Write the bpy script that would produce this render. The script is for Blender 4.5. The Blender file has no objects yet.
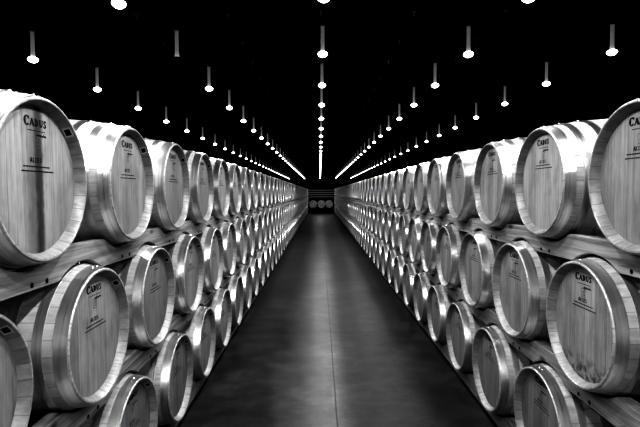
import bpy, bmesh, math, random
from mathutils import Matrix, Vector
random.seed(7)
PI = math.pi
scene = bpy.context.scene
col = scene.collection

# ------------------------------------------------------------------ numbers
CAM_H = 1.80
F_PX = 475.0
X_LEFT, X_RIGHT = -1.02, 1.25          # planes of the barrel heads either side of the aisle
PITCH = 0.83
LEN = 0.95                             # barrel length
R_END, R_BILGE = 0.305, 0.358
ROW_Z = [CAM_H + 0.055, CAM_H - 0.65, CAM_H - 1.35]     # barrel axis height, top / middle / bottom row
ROW_Y = {'left': [1.79, 2.19, 1.79], 'right': [1.91, 2.305, 1.91]}
K0, K1 = -1, 47
LAMP_Z = CAM_H + 1.30
CEIL_Z = CAM_H + 2.66
LAMP_X = [-2.68, -1.33, 0.035, 1.40, 2.745]
LAMP_DZ = [-0.032, -0.032, 0.0, -0.01, 0.0]
LAMP_Y0, LAMP_STEP = 4.51, 1.29

def rad(s):
    return R_BILGE - (R_BILGE - R_END) * ((s - LEN / 2) / (LEN / 2)) ** 2

# ------------------------------------------------------------------ materials
def new_mat(name):
    m = bpy.data.materials.new(name); m.use_nodes = True
    nt = m.node_tree
    b = nt.nodes['Principled BSDF']
    return m, nt, b

def node(nt, kind, **kw):
    n = nt.nodes.new(kind)
    for k, v in kw.items():
        setattr(n, k, v)
    return n

def math_n(nt, op, a, b=None, c=None):
    n = nt.nodes.new('ShaderNodeMath'); n.operation = op
    for i, v in enumerate((a, b, c)):
        if v is None: continue
        if isinstance(v, (int, float)): n.inputs[i].default_value = v
        else: nt.links.new(v, n.inputs[i])
    return n.outputs[0]

def ramp(nt, fac, stops):
    r = nt.nodes.new('ShaderNodeValToRGB')
    el = r.color_ramp.elements
    while len(el) < len(stops): el.new(0.5)
    for e, (p, v) in zip(el, stops):
        e.position = p; e.color = (v, v, v, 1)
    nt.links.new(fac, r.inputs[0])
    return r.outputs[0]

def noise(nt, vec, scale, detail=4, rough=0.55, dist=0.0):
    n = nt.nodes.new('ShaderNodeTexNoise')
    n.inputs['Scale'].default_value = scale; n.inputs['Detail'].default_value = detail
    n.inputs['Roughness'].default_value = rough; n.inputs['Distortion'].default_value = dist
    nt.links.new(vec, n.inputs['Vector'])
    return n.outputs[0]

def mapped(nt, scale, rand_shift=True):
    tc = nt.nodes.new('ShaderNodeTexCoord')
    mp = nt.nodes.new('ShaderNodeMapping')
    mp.inputs['Scale'].default_value = scale
    nt.links.new(tc.outputs['Object'], mp.inputs['Vector'])
    if not rand_shift: return mp.outputs[0], tc.outputs['Object']
    oi = nt.nodes.new('ShaderNodeObjectInfo')
    sh = math_n(nt, 'MULTIPLY', oi.outputs['Random'], 37.0)
    va = nt.nodes.new('ShaderNodeVectorMath'); va.operation = 'ADD'
    nt.links.new(mp.outputs[0], va.inputs[0]); nt.links.new(sh, va.inputs[1])
    return va.outputs[0], tc.outputs['Object']

def bump(nt, b, h, strength, dist=0.002):
    n = nt.nodes.new('ShaderNodeBump')
    n.inputs['Strength'].default_value = strength; n.inputs['Distance'].default_value = dist
    nt.links.new(h, n.inputs['Height']); nt.links.new(n.outputs[0], b.inputs['Normal'])

def mul(nt, a, b):
    return math_n(nt, 'MULTIPLY', a, b)

def obj_random(nt, lo, hi):
    oi = nt.nodes.new('ShaderNodeObjectInfo')
    return math_n(nt, 'MULTIPLY_ADD', oi.outputs['Random'], hi - lo, lo)

def grey(nt, v):
    c = nt.nodes.new('ShaderNodeCombineColor')
    for i in range(3): nt.links.new(v, c.inputs[i])
    return c.outputs[0]

def mat_staves():
    m, nt, b = new_mat('oak_staves')
    v, oc = mapped(nt, (2.0, 30, 30))
    g = noise(nt, v, 1.6, 5, 0.6, 0.3)
    sx = nt.nodes.new('ShaderNodeSeparateXYZ'); nt.links.new(oc, sx.inputs[0])
    z = math_n(nt, 'SUBTRACT', sx.outputs[2], R_BILGE)
    a = math_n(nt, 'ARCTAN2', z, sx.outputs[1])
    t = math_n(nt, 'MULTIPLY_ADD', a, 30 / (2 * PI), 40.0)
    idx = math_n(nt, 'FLOOR', t)
    wn = nt.nodes.new('ShaderNodeTexWhiteNoise'); wn.noise_dimensions = '1D'
    oi = nt.nodes.new('ShaderNodeObjectInfo')
    nt.links.new(math_n(nt, 'MULTIPLY_ADD', oi.outputs['Random'], 50.0, idx), wn.inputs['W'])
    tone = math_n(nt, 'MULTIPLY_ADD', wn.outputs[0], 0.26, 0.84)
    fr = math_n(nt, 'FRACT', t)
    d = math_n(nt, 'ABSOLUTE', math_n(nt, 'SUBTRACT', fr, 0.5))
    seam = ramp(nt, d, [(0.0, 1), (0.455, 1), (0.5, 0.55)])
    base = ramp(nt, g, [(0.25, 0.34), (0.5, 0.46), (0.75, 0.56)])
    c = mul(nt, mul(nt, base, tone), seam)
    # inside of the chime darkened in the colour, imitating its shade
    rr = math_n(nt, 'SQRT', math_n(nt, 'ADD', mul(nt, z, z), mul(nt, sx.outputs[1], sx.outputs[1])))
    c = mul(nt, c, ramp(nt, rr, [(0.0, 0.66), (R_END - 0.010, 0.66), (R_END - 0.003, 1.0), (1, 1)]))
    nt.links.new(grey(nt, c), b.inputs['Base Color'])
    b.inputs['Roughness'].default_value = 0.40; b.inputs['Specular IOR Level'].default_value = 0.8
    bump(nt, b, math_n(nt, 'MULTIPLY_ADD', g, 0.4, seam), 0.25)
    return m

def mat_head(stain=False, scuff=False):
    m, nt, b = new_mat('oak_head_stained' if stain else ('oak_head_scuffed' if scuff else 'oak_head'))
    v, oc = mapped(nt, (1, 55, 2.2))
    g = noise(nt, v, 1.0, 6, 0.62, 0.35)
    v2, _ = mapped(nt, (1, 170, 7))
    g2 = noise(nt, v2, 1.0, 3, 0.6)
    sx = nt.nodes.new('ShaderNodeSeparateXYZ'); nt.links.new(oc, sx.inputs[0])
    oi = nt.nodes.new('ShaderNodeObjectInfo')
    t = math_n(nt, 'ADD', math_n(nt, 'MULTIPLY_ADD', sx.outputs[1], 1 / 0.088, 20.0), oi.outputs['Random'])
    idx = math_n(nt, 'FLOOR', t)
    wn = nt.nodes.new('ShaderNodeTexWhiteNoise'); wn.noise_dimensions = '1D'
    nt.links.new(math_n(nt, 'MULTIPLY_ADD', oi.outputs['Random'], 31.0, idx), wn.inputs['W'])
    tone = math_n(nt, 'MULTIPLY_ADD', wn.outputs[0], 0.26, 0.86)
    d = math_n(nt, 'ABSOLUTE', math_n(nt, 'SUBTRACT', math_n(nt, 'FRACT', t), 0.5))
    seam = ramp(nt, d, [(0.0, 1), (0.475, 1), (0.5, 0.6)])
    base = ramp(nt, g, [(0.25, 0.25), (0.45, 0.31), (0.7, 0.37)])
    fine = ramp(nt, g2, [(0.3, 0.84), (0.55, 1.0), (0.8, 1.05)])
    c = mul(nt, mul(nt, mul(nt, base, tone), seam), fine)
    c = mul(nt, c, obj_random(nt, 0.84, 1.06))
    v3, _ = mapped(nt, (1, 9, 4))
    c = mul(nt, c, ramp(nt, noise(nt, v3, 1.0, 5, 0.65), [(0.3, 0.74), (0.5, 0.98), (0.7, 1.08)]))
    if stain:
        # dark wine run below the bung line, slightly off centre
        nz = noise(nt, oc, 14, 4, 0.6)
        yy = math_n(nt, 'ADD', sx.outputs[1], math_n(nt, 'MULTIPLY_ADD', nz, 0.03, -0.015))
        dd = math_n(nt, 'ABSOLUTE', math_n(nt, 'SUBTRACT', yy, 0.012))
        st = ramp(nt, dd, [(0.0, 0.18), (0.016, 0.30), (0.030, 0.85), (0.05, 1.0)])
        d2 = math_n(nt, 'ABSOLUTE', math_n(nt, 'SUBTRACT', yy, -0.035))
        s2 = ramp(nt, d2, [(0.0, 0.72), (0.022, 0.78), (0.03, 1.0), (1, 1)])
        c = mul(nt, mul(nt, c, st), s2)
    if scuff:
        nz = noise(nt, oc, 22, 5, 0.7)
        lo = ramp(nt, sx.outputs[2], [(0.0, 1), (0.13, 1), (0.22, 0), (1, 0)])
        sc = ramp(nt, nz, [(0.45, 0), (0.6, 0.75)])
        c = mul(nt, c, math_n(nt, 'SUBTRACT', 1.0, mul(nt, sc, lo)))
    nt.links.new(grey(nt, c), b.inputs['Base Color'])
    b.inputs['Roughness'].default_value = 0.6
    bump(nt, b, g2, 0.12, 0.001)
    return m

def mat_hoop():
    m, nt, b = new_mat('galvanised_hoop')
    v, oc = mapped(nt, (60, 2, 2))
    g = noise(nt, v, 1.2, 4, 0.6)
    c = ramp(nt, g, [(0.3, 0.55), (0.5, 0.70), (0.7, 0.80)])
    nt.links.new(mul(nt, c, obj_random(nt, 0.85, 1.05)), b.inputs['Base Color'])
    b.inputs['Metallic'].default_value = 0.88
    b.inputs['Anisotropic'].default_value = 0.5
    nt.links.new(ramp(nt, g, [(0.3, 0.27), (0.7, 0.31)]), b.inputs['Roughness'])
    tn = nt.nodes.new('ShaderNodeTangent'); tn.direction_type = 'RADIAL'; tn.axis = 'X'
    nt.links.new(tn.outputs[0], b.inputs['Tangent'])
    return m

def mat_beam(name, lo, mid, hi):
    m, nt, b = new_mat(name)
    v, oc = mapped(nt, (14, 1.1, 26))
    g = noise(nt, v, 1.3, 6, 0.65, 0.9)
    v2, _ = mapped(nt, (8, 3.2, 9))
    vo = nt.nodes.new('ShaderNodeTexVoronoi'); vo.inputs['Scale'].default_value = 1.0
    nt.links.new(v2, vo.inputs['Vector'])
    knot = ramp(nt, vo.outputs['Distance'], [(0.0, 0.25), (0.10, 0.45), (0.17, 1.0), (1, 1)])
    base = ramp(nt, g, [(0.28, lo), (0.48, mid), (0.72, hi)])
    nt.links.new(grey(nt, mul(nt, base, knot)), b.inputs['Base Color'])
    b.inputs['Roughness'].default_value = 0.6
    bump(nt, b, g, 0.2)
    return m

def mat_floor():
    m, nt, b = new_mat('polished_concrete')
    tc = nt.nodes.new('ShaderNodeTexCoord'); oc = tc.outputs['Object']
    g1 = noise(nt, oc, 0.9, 6, 0.62, 0.4)
    mp = nt.nodes.new('ShaderNodeMapping'); mp.inputs['Scale'].default_value = (1.0, 1.2, 1)
    nt.links.new(oc, mp.inputs['Vector'])
    g2 = noise(nt, mp.outputs[0], 3.2, 7, 0.68, 0.3)
    g3 = noise(nt, oc, 90, 3, 0.6)
    base = ramp(nt, g1, [(0.28, 0.032), (0.5, 0.050), (0.72, 0.078)])
    det = ramp(nt, g2, [(0.25, 0.5), (0.5, 1.0), (0.75, 1.7)])
    sp = ramp(nt, g3, [(0.3, 0.85), (0.7, 1.15)])
    sx = nt.nodes.new('ShaderNodeSeparateXYZ'); nt.links.new(oc, sx.inputs[0])
    # saw-cut joints: one down the aisle, others across it
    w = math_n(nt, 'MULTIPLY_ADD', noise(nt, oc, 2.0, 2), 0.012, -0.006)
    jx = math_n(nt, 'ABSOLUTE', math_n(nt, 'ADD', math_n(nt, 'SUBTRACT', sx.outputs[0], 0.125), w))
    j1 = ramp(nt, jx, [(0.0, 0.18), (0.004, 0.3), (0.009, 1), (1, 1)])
    painted_streak = ramp(nt, jx, [(0.0, 1.8), (0.03, 1.5), (0.14, 1.0), (1, 1)])  # lamp reflection streak painted as a lighter band along the joint
    fy = math_n(nt, 'FRACT', math_n(nt, 'MULTIPLY_ADD', sx.outputs[1], 1 / 4.6, 0.18))
    jy = math_n(nt, 'ABSOLUTE', math_n(nt, 'SUBTRACT', fy, 0.5))
    j2 = ramp(nt, jy, [(0.0, 0.45), (0.0012, 0.6), (0.0028, 1), (1, 1)])
    c = mul(nt, mul(nt, mul(nt, base, det), mul(nt, sp, painted_streak)), mul(nt, j1, j2))
    nt.links.new(grey(nt, c), b.inputs['Base Color'])
    ro = ramp(nt, g2, [(0.2, 0.31), (0.8, 0.37)])
    nt.links.new(ro, b.inputs['Roughness'])
    b.inputs['Specular IOR Level'].default_value = 0.21
    bump(nt, b, math_n(nt, 'MULTIPLY_ADD', g2, 0.5, mul(nt, g3, 0.15)), 0.02, 0.001)
    return m

def mat_plain(name, v, rough=0.6, metal=0.0):
    m, nt, b = new_mat(name)
    tc = nt.nodes.new('ShaderNodeTexCoord')
    g = noise(nt, tc.outputs['Object'], 12, 3)
    nt.links.new(ramp(nt, g, [(0.3, v * 0.85), (0.7, v * 1.15)]), b.inputs['Base Color'])
    b.inputs['Roughness'].default_value = rough
    b.inputs['Metallic'].default_value = metal
    return m

def mat_emit(name, strength):
    m = bpy.data.materials.new(name); m.use_nodes = True
    nt = m.node_tree; nt.nodes.clear()
    e = nt.nodes.new('ShaderNodeEmission'); e.inputs['Strength'].default_value = strength
    o = nt.nodes.new('ShaderNodeOutputMaterial'); nt.links.new(e.outputs[0], o.inputs[0])
    m.cycles.emission_sampling = 'NONE'
    return m

M = {
    'staves': mat_staves(), 'head': mat_head(), 'head_stain': mat_head(stain=True), 'head_scuff': mat_head(scuff=True),
    'hoop': mat_hoop(), 'rail': mat_beam('pine_rail', 0.11, 0.29, 0.47),
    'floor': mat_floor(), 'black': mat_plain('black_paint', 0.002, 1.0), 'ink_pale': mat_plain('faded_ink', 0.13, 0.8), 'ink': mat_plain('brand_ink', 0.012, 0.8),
    'tag_dark': mat_plain('tag_print', 0.02, 0.6), 'tag_pale': mat_plain('tag_paper', 0.6, 0.6),
    'hole': mat_plain('bolt_hole', 0.004, 0.9), 'steel': mat_plain('dark_steel_and_gap', 0.02, 0.5, 0.0),
    'cord': mat_plain('black_cord', 0.004, 0.8), 'tube': None, 'lens': mat_emit('lamp_lens', 5.0),
    'dead': mat_plain('unlit_lens', 0.02, 0.3), 'end': mat_plain('charcoal_wall', 0.012, 0.9),
    'slat': mat_plain('charcoal_slat', 0.22, 0.7), 'bracket': mat_plain('dull_bracket', 0.5, 0.5),
}
def mat_tube():
    # frosted sleeve, faintly lit from the lamp inside it
    m, nt, b = new_mat('frosted_sleeve')
    b.inputs['Base Color'].default_value = (0.35, 0.35, 0.35, 1); b.inputs['Roughness'].default_value = 0.45
    tc = nt.nodes.new('ShaderNodeTexCoord'); sx = nt.nodes.new('ShaderNodeSeparateXYZ')
    nt.links.new(tc.outputs['Object'], sx.inputs[0])
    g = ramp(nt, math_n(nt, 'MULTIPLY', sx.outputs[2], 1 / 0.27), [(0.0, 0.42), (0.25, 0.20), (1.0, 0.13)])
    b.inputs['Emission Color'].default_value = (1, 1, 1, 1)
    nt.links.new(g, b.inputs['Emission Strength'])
    m.cycles.emission_sampling = 'NONE'
    return m
M['tube'] = mat_tube()

# ------------------------------------------------------------------ mesh helpers
def bm_mesh(name, bm, mats, smooth=None):
    bmesh.ops.recalc_face_normals(bm, faces=bm.faces)
    me = bpy.data.meshes.new(name); bm.to_mesh(me); bm.free()
    for m in (mats if isinstance(mats, (list, tuple)) else [mats]): me.materials.append(m)
    if smooth is not None:
        me.shade_smooth()
        me.set_sharp_from_angle(angle=math.radians(smooth))
    return me

def revolve_x(bm, prof, seg, cz, mi=0, closed=True):
    """prof: (x, r) pairs swept round the axis y=0, z=cz."""
    rings = []
    for x, r in prof:
        if r < 1e-6: rings.append([bm.verts.new((x, 0, cz))])
        else: rings.append([bm.verts.new((x, r * math.cos(2 * PI * i / seg), cz + r * math.sin(2 * PI * i / seg))) for i in range(seg)])
    pairs = list(zip(rings, rings[1:]))
    if closed: pairs.append((rings[-1], rings[0]))
    for a, b in pairs:
        for i in range(seg):
            j = (i + 1) % seg
            if len(a) == 1 and len(b) == 1: break
            if len(a) == 1: f = bm.faces.new((a[0], b[i], b[j]))
            elif len(b) == 1: f = bm.faces.new((a[i], b[0], a[j]))
            else: f = bm.faces.new((a[i], b[i], b[j], a[j]))
            f.material_index = mi

def revolve_z(bm, prof, seg, mi=0):
    rings = []
    for r, z in prof:
        if r < 1e-6: rings.append([bm.verts.new((0, 0, z))])
        else: rings.append([bm.verts.new((r * math.cos(2 * PI * i / seg), r * math.sin(2 * PI * i / seg), z)) for i in range(seg)])
    for a, b in zip(rings, rings[1:]):
        for i in range(seg):
            j = (i + 1) % seg
            if len(a) == 1: f = bm.faces.new((a[0], b[i], b[j]))
            elif len(b) == 1: f = bm.faces.new((a[i], b[0], a[j]))
            else: f = bm.faces.new((a[i], b[i], b[j], a[j]))
            f.material_index = mi

def box(bm, x0, x1, y0, y1, z0, z1, mi=0):
    vs = [bm.verts.new(p) for p in ((x0, y0, z0), (x1, y0, z0), (x1, y1, z0), (x0, y1, z0), (x0, y0, z1), (x1, y0, z1), (x1, y1, z1), (x0, y1, z1))]
    for q in ((0, 3, 2, 1), (4, 5, 6, 7), (0, 1, 5, 4), (1, 2, 6, 5), (2, 3, 7, 6), (3, 0, 4, 7)):
        bm.faces.new([vs[i] for i in q]).material_index = mi

def link(name, me, parent=None, loc=(0, 0, 0), rz=0.0):
    o = bpy.data.objects.new(name, me); col.objects.link(o)
    o.location = loc; o.rotation_euler = (0, 0, rz)
    if parent is not None: o.parent = parent
    return o

def tag(o, label, cat, group=None):
    o['label'] = label; o['category'] = cat
    if group: o['group'] = group
    return o

def structure(name, bm, mat):
    o = link(name, bm_mesh(name, bm, mat)); o['kind'] = 'structure'
    return o

# ------------------------------------------------------------------ barrel meshes (front head at x=0, body towards -x, base at z=0)
CZ = R_BILGE
CHIME = 0.013
CROZE = 0.039
HOOPS = [(0.006, 0.058), (0.098, 0.134), (0.205, 0.240)]

def stave_profile(n):
    outer = [(-(0.004 + (LEN - 0.008) * i / n), rad(0.004 + (LEN - 0.008) * i / n)) for i in range(n + 1)]
    front = [(-CROZE - 0.02, R_END - 0.036), (-CROZE, R_END - 0.029), (-0.004, R_END - CHIME - 0.001), (0.0, R_END - CHIME + 0.003), (0.0, R_END - 0.003)]
    back = [(-LEN - x, r) for x, r in reversed(front)]
    return front + outer + back

def bm_staves(seg, n=16):
    bm = bmesh.new(); revolve_x(bm, stave_profile(n), seg, CZ, closed=True); return bm

def head_prof(front=True):
    r = R_END - 0.0285
    p = [(-CROZE + 0.002, 0), (-CROZE + 0.002, r - 0.03), (-CROZE - 0.002, r), (-CROZE - 0.016, r), (-CROZE - 0.016, 0)]
    return p if front else [(-LEN - x, q) for x, q in p]

def bm_head(seg, front=True):
    bm = bmesh.new(); revolve_x(bm, head_prof(front), seg, CZ, closed=False); return bm

def hoop_prof(s0, s1):
    t = 0.0028
    return [(-s0, rad(s0) - 0.001), (-s0, rad(s0) + t), (-(s0 + s1) / 2, rad((s0 + s1) / 2) + t), (-s1, rad(s1) + t), (-s1, rad(s1) - 0.001)]

def dome(bm, x, ang, r0, size):
    """a small rivet head on the hoop"""
    c = Vector((x, r0 * math.cos(ang), CZ + r0 * math.sin(ang)))
    nrm = Vector((0, math.cos(ang), math.sin(ang))); tx = Vector((1, 0, 0)); ty = nrm.cross(tx)
    ring = lambda rr, h: [bm.verts.new(c + nrm * h + tx * rr * math.cos(a) + ty * rr * math.sin(a)) for a in [2 * PI * i / 8 for i in range(8)]]
    a, b = ring(size, -0.001), ring(size * 0.7, size * 0.55); top = bm.verts.new(c + nrm * size * 0.8)
    for i in range(8):
        j = (i + 1) % 8
        bm.faces.new((a[i], a[j], b[j], b[i])); bm.faces.new((b[i], b[j], top))

def bm_hoop(s0, s1, seg, rivets=True):
    bm = bmesh.new(); revolve_x(bm, hoop_prof(s0, s1), seg, CZ, closed=True)
    if rivets:
        sm = (s0 + s1) / 2; rr = rad(sm) + 0.0028
        # the lapped end of the strap, riveted twice
        for a in (PI / 2 - 0.05, PI / 2 + 0.06):
            dome(bm, -sm, a, rr, 0.0075)
    return bm

def all_hoops():
    return HOOPS + [(LEN - b, LEN - a) for a, b in reversed(HOOPS)]

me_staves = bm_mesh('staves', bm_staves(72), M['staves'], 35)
me_head_f = bm_mesh('head', bm_head(72), M['head'], 35)
me_head_stain = bm_mesh('head_stained', bm_head(72), M['head_stain'], 35)
me_head_scuff = bm_mesh('head_scuffed', bm_head(72), M['head_scuff'], 35)
me_head_b = bm_mesh('head_rear', bm_head(72, False), M['head'], 35)
me_hoops = [bm_mesh('hoop', bm_hoop(a, b, 72), M['hoop'], 35) for a, b in all_hoops()]

def far_barrel():
    bm = bmesh.new(); seg = 32
    revolve_x(bm, stave_profile(8), seg, CZ, 0)
    revolve_x(bm, head_prof(), seg, CZ, 1, closed=False)
    revolve_x(bm, head_prof(False), seg, CZ, 1, closed=False)
    for a, b in all_hoops(): revolve_x(bm, hoop_prof(a, b), seg, CZ, 2)
    return bm_mesh('far_barrel', bm, [M['staves'], M['head'], M['hoop']], 35)
me_far = far_barrel()

# ---- branding on the head: letters drawn as strokes in (u right, v up), laid on the head at x = FACE
FACE = -CROZE + 0.0028
def stroke(bm, u0, v0, u1, v1, w):
    d = Vector((u1 - u0, v1 - v0)); L = d.length or 1e-9
    n = Vector((-d.y, d.x)) / L * w / 2
    pts = [(u0 + n.x, v0 + n.y), (u0 - n.x, v0 - n.y), (u1 - n.x, v1 - n.y), (u1 + n.x, v1 + n.y)]
    bm.faces.new([bm.verts.new((FACE, p[0], CZ + p[1])) for p in pts])

def arc(bm, cu, cv, ru, rv, a0, a1, w_thin, w_thick, n=14):
    prev = None
    for i in range(n + 1):
        a = math.radians(a0 + (a1 - a0) * i / n)
        w = w_thin + (w_thick - w_thin) * abs(math.cos(a))
        o = (cu + ru * math.cos(a), cv + rv * math.sin(a)); q = (cu + (ru - w) * math.cos(a), cv + (rv - w * 0.8) * math.sin(a))
        cur = [bm.verts.new((FACE, o[0], CZ + o[1])), bm.verts.new((FACE, q[0], CZ + q[1]))]
        if prev: bm.faces.new((prev[0], cur[0], cur[1], prev[1]))
        prev = cur

def brand_word(bm, u, v, big, small):
    """CADUS in bold serif capitals, the C larger than the rest; (u, v) = left end of the baseline"""
    t = big * 0.30; h = big
    arc(bm, u + h * 0.48, v + h * 0.46, h * 0.48, h * 0.52, 48, 318, t * 0.45, t * 1.15)
    stroke(bm, u + h * 0.82, v + h * 0.95, u + h * 0.82, v + h * 0.62, t * 0.5)
    u += h * 1.02; h = small; t = h * 0.32
    stroke(bm, u, v, u + h * 0.42, v + h, t * 0.5); stroke(bm, u + h * 0.38, v + h, u + h * 0.80, v, t * 1.1)   # A
    stroke(bm, u + h * 0.16, v + h * 0.34, u + h * 0.62, v + h * 0.34, t * 0.45)
    for c in (0.0, 0.80): stroke(bm, u + h * (c - 0.16), v + t * 0.2, u + h * (c + 0.16), v + t * 0.2, t * 0.4)
    u += h * 1.08
    stroke(bm, u + t * 0.6, v, u + t * 0.6, v + h, t * 1.1)                                                    # D
    stroke(bm, u - t * 0.4, v + t * 0.2, u + h * 0.3, v + t * 0.2, t * 0.4); stroke(bm, u - t * 0.4, v + h - t * 0.2, u + h * 0.3, v + h - t * 0.2, t * 0.4)
    arc(bm, u + h * 0.26, v + h * 0.5, h * 0.54, h * 0.5, -90, 90, t * 0.45, t * 1.15)
    u += h * 1.02
    stroke(bm, u + t * 0.5, v + h * 0.36, u + t * 0.5, v + h, t * 1.1); stroke(bm, u + h * 0.68, v + h * 0.36, u + h * 0.68, v + h, t * 0.55)   # U
    arc(bm, u + h * 0.35, v + h * 0.37, h * 0.36, h * 0.39, 180, 360, t * 0.6, t * 0.95)
    for c in (0.10, 0.68): stroke(bm, u + h * (c - 0.16), v + h - t * 0.2, u + h * (c + 0.16), v + h - t * 0.2, t * 0.4)
    u += h * 0.96
    arc(bm, u + h * 0.30, v + h * 0.74, h * 0.28, h * 0.28, 30, 270, t * 0.6, t * 0.9)                          # S
    arc(bm, u + h * 0.30, v + h * 0.27, h * 0.30, h * 0.29, -150, 90, t * 0.6, t * 0.9)
    stroke(bm, u + h * 0.55, v + h, u + h * 0.55, v + h * 0.72, t * 0.35); stroke(bm, u + h * 0.03, v + h * 0.28, u + h * 0.03, v, t * 0.35)
    return u + h * 0.6

def small_caps(bm, word, u, v, h):
    t = h * 0.2
    for ch in word:
        w = h * 0.62
        if ch == 'A':
            stroke(bm, u, v, u + w / 2, v + h, t); stroke(bm, u + w / 2, v + h, u + w, v, t); stroke(bm, u + w * .2, v + h * .35, u + w * .8, v + h * .35, t * .7)
        elif ch == 'C': arc(bm, u + w / 2, v + h / 2, w / 2, h / 2, 45, 315, t, t, 10)
        elif ch == 'E':
            stroke(bm, u + t / 2, v, u + t / 2, v + h, t)
            for q in (t / 2, h / 2, h - t / 2): stroke(bm, u, v + q, u + w * 0.85, v + q, t * .8)
        elif ch == 'S':
            arc(bm, u + w / 2, v + h * .73, w / 2, h * .27, 30, 270, t, t, 8); arc(bm, u + w / 2, v + h * .27, w / 2, h * .27, -150, 90, t, t, 8)
        u += w + h * 0.16

def brand_mesh(v_word, v_emblem, v_acces, v_lines, big=0.036, small=0.028):
    bm = bmesh.new(); rnd = random.Random(3)
    u0 = -0.074
    ue = brand_word(bm, u0, v_word - small / 2, big, small)
    stroke(bm, u0 + 0.02, v_word - 0.030, ue - 0.008, v_word - 0.030, 0.0022)               # hairline under the name
    u = 0.000                                                                              # small script signature
    while u < 0.062:
        a = rnd.uniform(0.004, 0.010); stroke(bm, u, v_word - 0.050, u + a * .6, v_word - 0.050 + a * 1.1, 0.0035); stroke(bm, u + a * .6, v_word - 0.050 + a * 1.1, u + a, v_word - 0.049, 0.003); u += a
    name_bm = bm; bm = bmesh.new()
    for q in range(9):                                                                     # small crest
        a = rnd.uniform(-0.016, 0.008); b = v_emblem + 0.02 - q * 0.005
        stroke(bm, a - 0.004, b, a + 0.012, b + rnd.uniform(-.004, .004), 0.0022)
    stroke(bm, -0.018, v_emblem + .022, 0.018, v_emblem + .022, 0.0018); stroke(bm, -0.018, v_emblem + .022, -0.014, v_emblem - .022, 0.0018); stroke(bm, 0.018, v_emblem + .022, 0.014, v_emblem - .022, 0.0018)
    crest = bm; bm = bmesh.new()
    small_caps(bm, 'ACCES', -0.042, v_acces - 0.009, 0.019)
    for k, (a, b) in enumerate(((-0.085, 0.080), (-0.095, 0.092))):                         # two lines of fine print, as rows of tiny marks
        u = a; vv = v_lines - k * 0.017
        while u < b:
            w = rnd.uniform(0.006, 0.016); stroke(bm, u, vv, u + w, vv, 0.0042); u += w + 0.002
    return bm_mesh('brand_name', name_bm, M['ink']), bm_mesh('crest', crest, M['ink_pale']), bm_mesh('fine_print', bm, M['ink'])
me_brand = {'left': brand_mesh(0.214, 0.142, 0.074, 0.050), 'right': brand_mesh(0.226, 0.152, 0.116, 0.096)}

def tag_mesh(ang):
    """small printed ticket stapled inside the chime"""
    bm = bmesh.new()
    def patch(s0, s1, da, lift, mi):
        n = 4; rows = []
        for s in (s0, s1):
            f = (s - 0.004) / (CROZE - 0.004)
            r = (R_END - CHIME - 0.001) * (1 - f) + (R_END - 0.029) * f - lift
            rows.append([bm.verts.new((-s, r * math.cos(ang - da + 2 * da * i / n), CZ + r * math.sin(ang - da + 2 * da * i / n))) for i in range(n + 1)])
        for i in range(n): bm.faces.new((rows[0][i], rows[0][i + 1], rows[1][i + 1], rows[1][i])).material_index = mi
    patch(0.006, 0.036, 0.085, 0.0012, 0); patch(0.011, 0.031, 0.055, 0.0020, 1)
    return bm_mesh('ticket', bm, [M['tag_pale'], M['tag_dark']])
me_tag_left = tag_mesh(math.radians(46)); me_tag_right = tag_mesh(math.radians(-48))

# ------------------------------------------------------------------ labels
ONES = 'zero first second third fourth fifth sixth seventh eighth ninth tenth eleventh twelfth thirteenth fourteenth fifteenth sixteenth seventeenth eighteenth nineteenth'.split()
def ordinal(n):
    if n < 20: return ONES[n]
    t, u = divmod(n, 10)
    tens = {2: 'twent', 3: 'thirt', 4: 'fort', 5: 'fift'}[t]
    return tens + 'ieth' if u == 0 else tens + 'y-' + ONES[u]
ROWS = ['top', 'middle', 'bottom']
FIRST_SEEN = {('left', 0): 0, ('left', 1): -1, ('left', 2): 1, ('right', 0): 0, ('right', 1): 0, ('right', 2): 1}

# ------------------------------------------------------------------ barrels
NEAR = 13
for side in ('left', 'right'):
    X = X_LEFT if side == 'left' else X_RIGHT
    rz = 0.0 if side == 'left' else PI
    for row in range(3):
        for k in range(K0, K1 + 1):
            y = ROW_Y[side][row] + PITCH * k
            loc = (X + random.uniform(-.006, .006), y, ROW_Z[row] - R_BILGE)
            n = k - FIRST_SEEN[(side, row)] + 1
            where = '%s row of the %s rack' % (ROWS[row], side)
            grp = 'oak barrels in the ' + where
            if n < 1:
                lab = 'oak barrel outside the frame, near end of the ' + where
                if n < 0: lab = 'oak barrel second outside the frame, near end of the ' + where
            elif (side, row, k) == ('left', 0, 0):
                lab = 'big oak wine barrel with a dark wine stain running down its branded head'
            elif (side, row, k) == ('right', 1, 0):
                lab = 'oak barrel with a dark scuff low on its head, %s' % where
            else:
                lab = 'oak wine barrel, %s from the near end in the %s' % (ordinal(n), where)
            if n > NEAR:
                tag(link('wine_barrel', me_far, None, loc, rz), lab, 'barrel', grp)
                continue
            e = link('wine_barrel', None, None, loc, rz); e.empty_display_size = 0.2
            tag(e, lab, 'barrel', grp)
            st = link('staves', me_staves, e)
            hm = me_head_stain if (side, row, k) == ('left', 0, 0) else (me_head_scuff if (side, row, k) == ('right', 1, 0) else me_head_f)
            hd = link('head', hm, e); link('head', me_head_b, e)
            for h in me_hoops: link('hoop', h, e)
            if n <= 9: link('brand_name', me_brand[side][0], hd); link('crest', me_brand[side][1], hd); link('fine_print', me_brand[side][2], hd)
            if n <= 9 and side == 'left': link('ticket', me_tag_left, st)
            if n in (1, 2) and side == 'right' and row == 2: link('ticket', me_tag_right, st)

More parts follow.
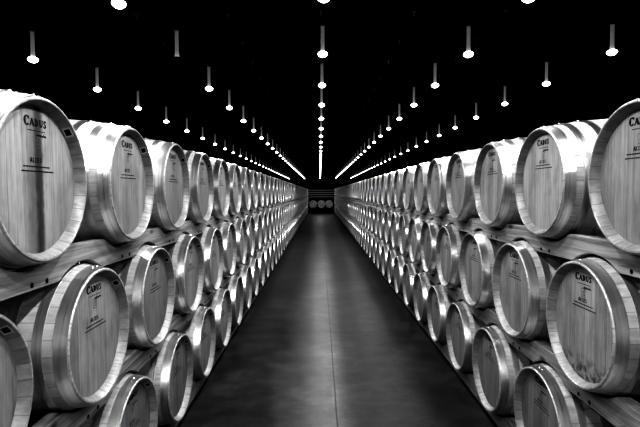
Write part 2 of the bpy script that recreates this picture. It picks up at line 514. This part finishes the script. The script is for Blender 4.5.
# ------------------------------------------------------------------ cradle racks under each row
R_CUT = 0.343
S0, S1 = 0.082, 0.150
HALF = 0.070
def rail_mesh(ys, length, tops, bots, front=True):
    """scalloped plank; local y from 0 to length, z from -HALF to HALF about the rail's own middle."""
    bm = bmesh.new(); n = max(8, int(length / 0.018)); rows = []
    xa, xb = -S0, -S1
    if not front: xa, xb = -(LEN - S1), -(LEN - S0)
    c = 0.004
    for i in range(n + 1):
        y = length * i / n
        zt, zb = HALF, -HALF
        for t in tops:
            d = abs(y + ys - t)
            if d < R_CUT: zt = min(zt, 0.3525 - math.sqrt(R_CUT ** 2 - d * d))
        for t in bots:
            d = abs(y + ys - t)
            if d < R_CUT: zb = max(zb, -0.3525 + math.sqrt(R_CUT ** 2 - d * d))
        rows.append([bm.verts.new((x, y, z)) for x, z in ((xa, zb + c), (xa, zt - c), (xa - c, zt), (xb + c, zt), (xb, zt - c), (xb, zb + c), (xb + c, zb), (xa - c, zb))])
    for a, b in zip(rows, rows[1:]):
        for j in range(8): bm.faces.new((a[j], a[(j + 1) % 8], b[(j + 1) % 8], b[j]))
    bm.faces.new(rows[0]); bm.faces.new(rows[-1])
    if front:
        for t in tops:                                       # pairs of bolt holes between the barrels below
            for dy in (0.01, 0.11):
                yy = t + dy - ys
                if 0.03 < yy < length - 0.03 and bots:
                    vs = [bm.verts.new((xa + 0.0008, yy + 0.011 * math.cos(2 * PI * q / 10), -HALF + 0.022 + 0.011 * math.sin(2 * PI * q / 10))) for q in range(10)]
                    bm.faces.new(vs).material_index = 1
    return bm_mesh('rail', bm, [M['rail'], M['hole']])

SEG = 4
for side in ('left', 'right'):
    X = X_LEFT if side == 'left' else X_RIGHT
    sgn = 1 if side == 'left' else -1
    for lvl in range(3):
        zc = (ROW_Z[lvl] + (ROW_Z[lvl + 1] if lvl < 2 else ROW_Z[2] - 0.70)) / 2
        ya = ROW_Y[side][lvl]; yb = ROW_Y[side][lvl + 1] if lvl < 2 else None
        cache = {}
        y_start = ROW_Y[side][0] - PITCH * 1.27 - (0 if lvl != 1 else 0.1)
        y_end = ROW_Y[side][1] + PITCH * K1 + 0.42
        nseg = math.ceil((y_end - y_start) / (SEG * PITCH))
        for s in range(nseg):
            y0 = y_start + s * SEG * PITCH; L = min(SEG * PITCH, y_end - y0) - 0.004
            where = "under the %s rack's %s row" % (side, ROWS[lvl])
            e = link('barrel_cradle', None, None, (X, y0, zc - HALF)); e.empty_display_size = 0.2
            tag(e, 'scalloped pine rail %s, %s length from the near end' % (where, ordinal(s + 1)), 'rack', 'pine cradle rails')
            key = round(L, 3)
            if key not in cache:
                tops = [ya + PITCH * k for k in range(-3, 60)]; bots = [yb + PITCH * k for k in range(-3, 60)] if yb else []
                # work in a frame where y runs towards +Y and x towards the back of the rack
                cache[key] = (rail_mesh(y0, L, tops, bots, True), rail_mesh(y0, L, tops, bots, False))
                if side == 'right':
                    for me in cache[key]:
                        for v in me.vertices: v.co.x = -v.co.x
                        me.flip_normals()
            fr, rr = cache[key]
            a = link('front_rail', fr, e, (0, 0, HALF)); b = link('rear_rail', rr, e, (0, 0, HALF))
            for q in (0, 2):
                yy = ya + 0.205 + PITCH * (q + math.ceil((y0 - ya) / PITCH)) - y0
                if yy + 0.02 > L: continue
                bm = bmesh.new(); x0, x1 = sorted((-sgn * S1, -sgn * (LEN - S1))); box(bm, x0, x1, yy - 0.02, yy + 0.02, HALF - 0.018, HALF + 0.018)
                link('cross_tie', bm_mesh('cross_tie', bm, M['rail']), e)
            if lvl == 2:  # dark strip added where the base rail leaves only a shadowed gap
                bm = bmesh.new(); h = zc - HALF
                for s0, s1 in ((S0 - 0.004, S1 + 0.004), (LEN - S1 - 0.004, LEN - S0 + 0.004)):
                    x0, x1 = sorted((-sgn * s0, -sgn * s1)); box(bm, x0, x1, 0, L, -h + 0.0005, -0.0005)
                link('shadow_gap_strip', bm_mesh('shadow_gap_strip', bm, M['steel']), e)['label'] = 'added dark strip standing in for the shadow gap under the rail'

# ------------------------------------------------------------------ pendant lamps
TUBE_L = 0.25
def lamp_meshes():
    t = bmesh.new(); revolve_z(t, [(0, 0.020), (0.024, 0.020), (0.020, 0.045), (0.0185, 0.07), (0.0185, TUBE_L), (0, TUBE_L)], 20)
    c = bmesh.new(); revolve_z(c, [(0, TUBE_L), (0.024, TUBE_L), (0.024, TUBE_L + 0.010), (0.008, TUBE_L + 0.02), (0, TUBE_L + 0.02)], 16)
    l = bmesh.new(); revolve_z(l, [(0, -0.030), (0.024, -0.027), (0.042, -0.013), (0.048, 0.0), (0.042, 0.013), (0.024, 0.022), (0, 0.022)], 20)
    d = bmesh.new(); revolve_z(d, [(0, -0.004), (0.026, -0.002), (0.028, 0.010), (0, 0.013)], 20)
    w = bmesh.new(); revolve_z(w, [(0.002, TUBE_L + 0.018), (0.002, CEIL_Z - LAMP_Z - 0.07)], 6)
    b = bmesh.new(); revolve_z(b, [(0, CEIL_Z - LAMP_Z - 0.075), (0.009, CEIL_Z - LAMP_Z - 0.072), (0.010, CEIL_Z - LAMP_Z - 0.004), (0.03, CEIL_Z - LAMP_Z), (0, CEIL_Z - LAMP_Z)], 10)
    return (bm_mesh('sleeve', t, M['tube'], 40), bm_mesh('collar', c, M['bracket'], 40), bm_mesh('lens', l, M['lens'], 60), bm_mesh('dead_lens', d, M['dead'], 40), bm_mesh('cord', w, M['cord']), bm_mesh('ceiling_hook', b, M['bracket'], 40))
mt, mc, ml, md, mw, mb = lamp_meshes()
spot = bpy.data.lights.new('lamp_glow', 'SPOT')
spot.energy = 36.0; spot.spot_size = math.radians(160); spot.spot_blend = 0.55; spot.shadow_soft_size = 0.035
ENERGY = [16.0, 34.0, 84.0, 34.0, 16.0]
def spot_of(i, far):
    d = spot.copy(); d.energy = ENERGY[i] * (0.34 if far else 1.0); return d
SPOTS = [(spot_of(i, False), spot_of(i, True)) for i in range(5)]
COLS = ['outermost lamp line on the left', 'inner lamp line on the left', 'lamp line over the aisle', 'inner lamp line on the right', 'outermost lamp line on the right']
for i, x in enumerate(LAMP_X):
    for k in range(-14, 30):
        y = LAMP_Y0 + LAMP_STEP * k
        dead = (i == 1 and k == 0)
        if not dead:
            s = bpy.data.objects.new('lamp_light', SPOTS[i][12 <= k < 26]); col.objects.link(s)
            s.location = (x, y, LAMP_Z + LAMP_DZ[i] - 0.04)
        first = 0 if i in (0, 4) else -1
        if k < first: continue
        e = link('pendant_lamp', None, None, (x, y, LAMP_Z + LAMP_DZ[i])); e.empty_display_size = 0.1
        if dead: lab = 'unlit grey pendant tube without a glowing lens, among the lamps above the left rack'
        else: lab = 'glowing pendant lamp, %s from the near end in the %s' % (ordinal(k - first + 1), COLS[i])
        tag(e, lab, 'lamp', 'pendant lamps in the ' + COLS[i])
        link('sleeve', mt, e); link('collar', mc, e)
        link('lens', md if dead else ml, e)
        link('cord', mw, e); link('ceiling_hook', mb, e)

# ------------------------------------------------------------------ setting
HX, Y_B, Y_F = 8.0, -16.0, 43.4
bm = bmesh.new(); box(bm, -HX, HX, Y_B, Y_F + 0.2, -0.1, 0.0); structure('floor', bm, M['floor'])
bm = bmesh.new(); box(bm, -HX, HX, Y_B, Y_F + 0.2, CEIL_Z, CEIL_Z + 0.1); structure('ceiling', bm, M['black'])
bm = bmesh.new(); box(bm, -HX - 0.1, -HX, Y_B, Y_F + 0.2, 0, CEIL_Z); structure('wall_left', bm, M['black'])
bm = bmesh.new(); box(bm, HX, HX + 0.1, Y_B, Y_F + 0.2, 0, CEIL_Z); structure('wall_right', bm, M['black'])
bm = bmesh.new(); box(bm, -HX, HX, Y_F, Y_F + 0.1, 0, CEIL_Z); structure('wall_far', bm, M['end'])
bm = bmesh.new(); box(bm, -HX, HX, Y_B - 0.1, Y_B, 0, CEIL_Z); structure('wall_near', bm, M['black'])
for n, z in enumerate((1.42, 1.62, 1.82, 2.02)):
    bm = bmesh.new(); box(bm, -1.6, 1.8, Y_F - 0.05, Y_F, z, z + 0.06); structure('trim_%d' % (n + 1), bm, M['slat'])

# barrels laid head-on on a low stand across the end of the aisle
stand = tag(link('barrel_stand', None, None, (0.115, 41.9, 0)), 'low dark stand under the barrels across the far end of the aisle', 'stand')
bm = bmesh.new(); box(bm, -1.08, 1.08, -0.05, 1.0, 0.36, 0.42)
link('top_board', bm_mesh('top_board', bm, M['steel']), stand)
for x in (-1.0, 1.0):
    for y in (0.0, 0.92):
        bm = bmesh.new(); box(bm, x - .04, x + .04, y - .04, y + .04, 0, 0.36)
        link('leg', bm_mesh('leg', bm, M['steel']), stand)
for x, w in ((-0.72, 'left'), (0.0, 'middle'), (0.72, 'right')):
    o = link('wine_barrel', me_far, None, (0.115 + x, 41.93, 0.421), -PI / 2)
    tag(o, 'oak barrel facing down the aisle on the low stand, %s of three' % w, 'barrel', 'barrels closing the far end of the aisle')

# ------------------------------------------------------------------ world, camera, view
w = bpy.data.worlds.new('World'); scene.world = w; w.use_nodes = True
w.node_tree.nodes['Background'].inputs[0].default_value = (0, 0, 0, 1)
cam = bpy.data.cameras.new('camera'); co = bpy.data.objects.new('camera', cam); col.objects.link(co)
cam.sensor_width = 36.0; cam.lens = F_PX / 640 * 36.0; cam.clip_end = 200; cam.clip_start = 0.05
pitch = math.atan((213.5 - 193.0) / F_PX)
co.matrix_world = Matrix.Translation((0, 0, CAM_H)) @ Matrix.Rotation(PI / 2 - pitch, 4, 'X') @ Matrix.Rotation(math.radians(-0.38), 4, 'Z')
scene.camera = co
scene.view_settings.view_transform = 'Standard'
scene.view_settings.look = 'None'
scene.view_settings.exposure = 0.5
scene.view_settings.gamma = 0.5
scene.view_settings.use_curve_mapping = True
cm = scene.view_settings.curve_mapping
cm.black_level = (0.016, 0.016, 0.016)
cm.update()
scene.cycles.use_denoising = True
scene.cycles.use_light_tree = True
scene.cycles.max_bounces = 5
scene.cycles.sample_clamp_indirect = 4.0
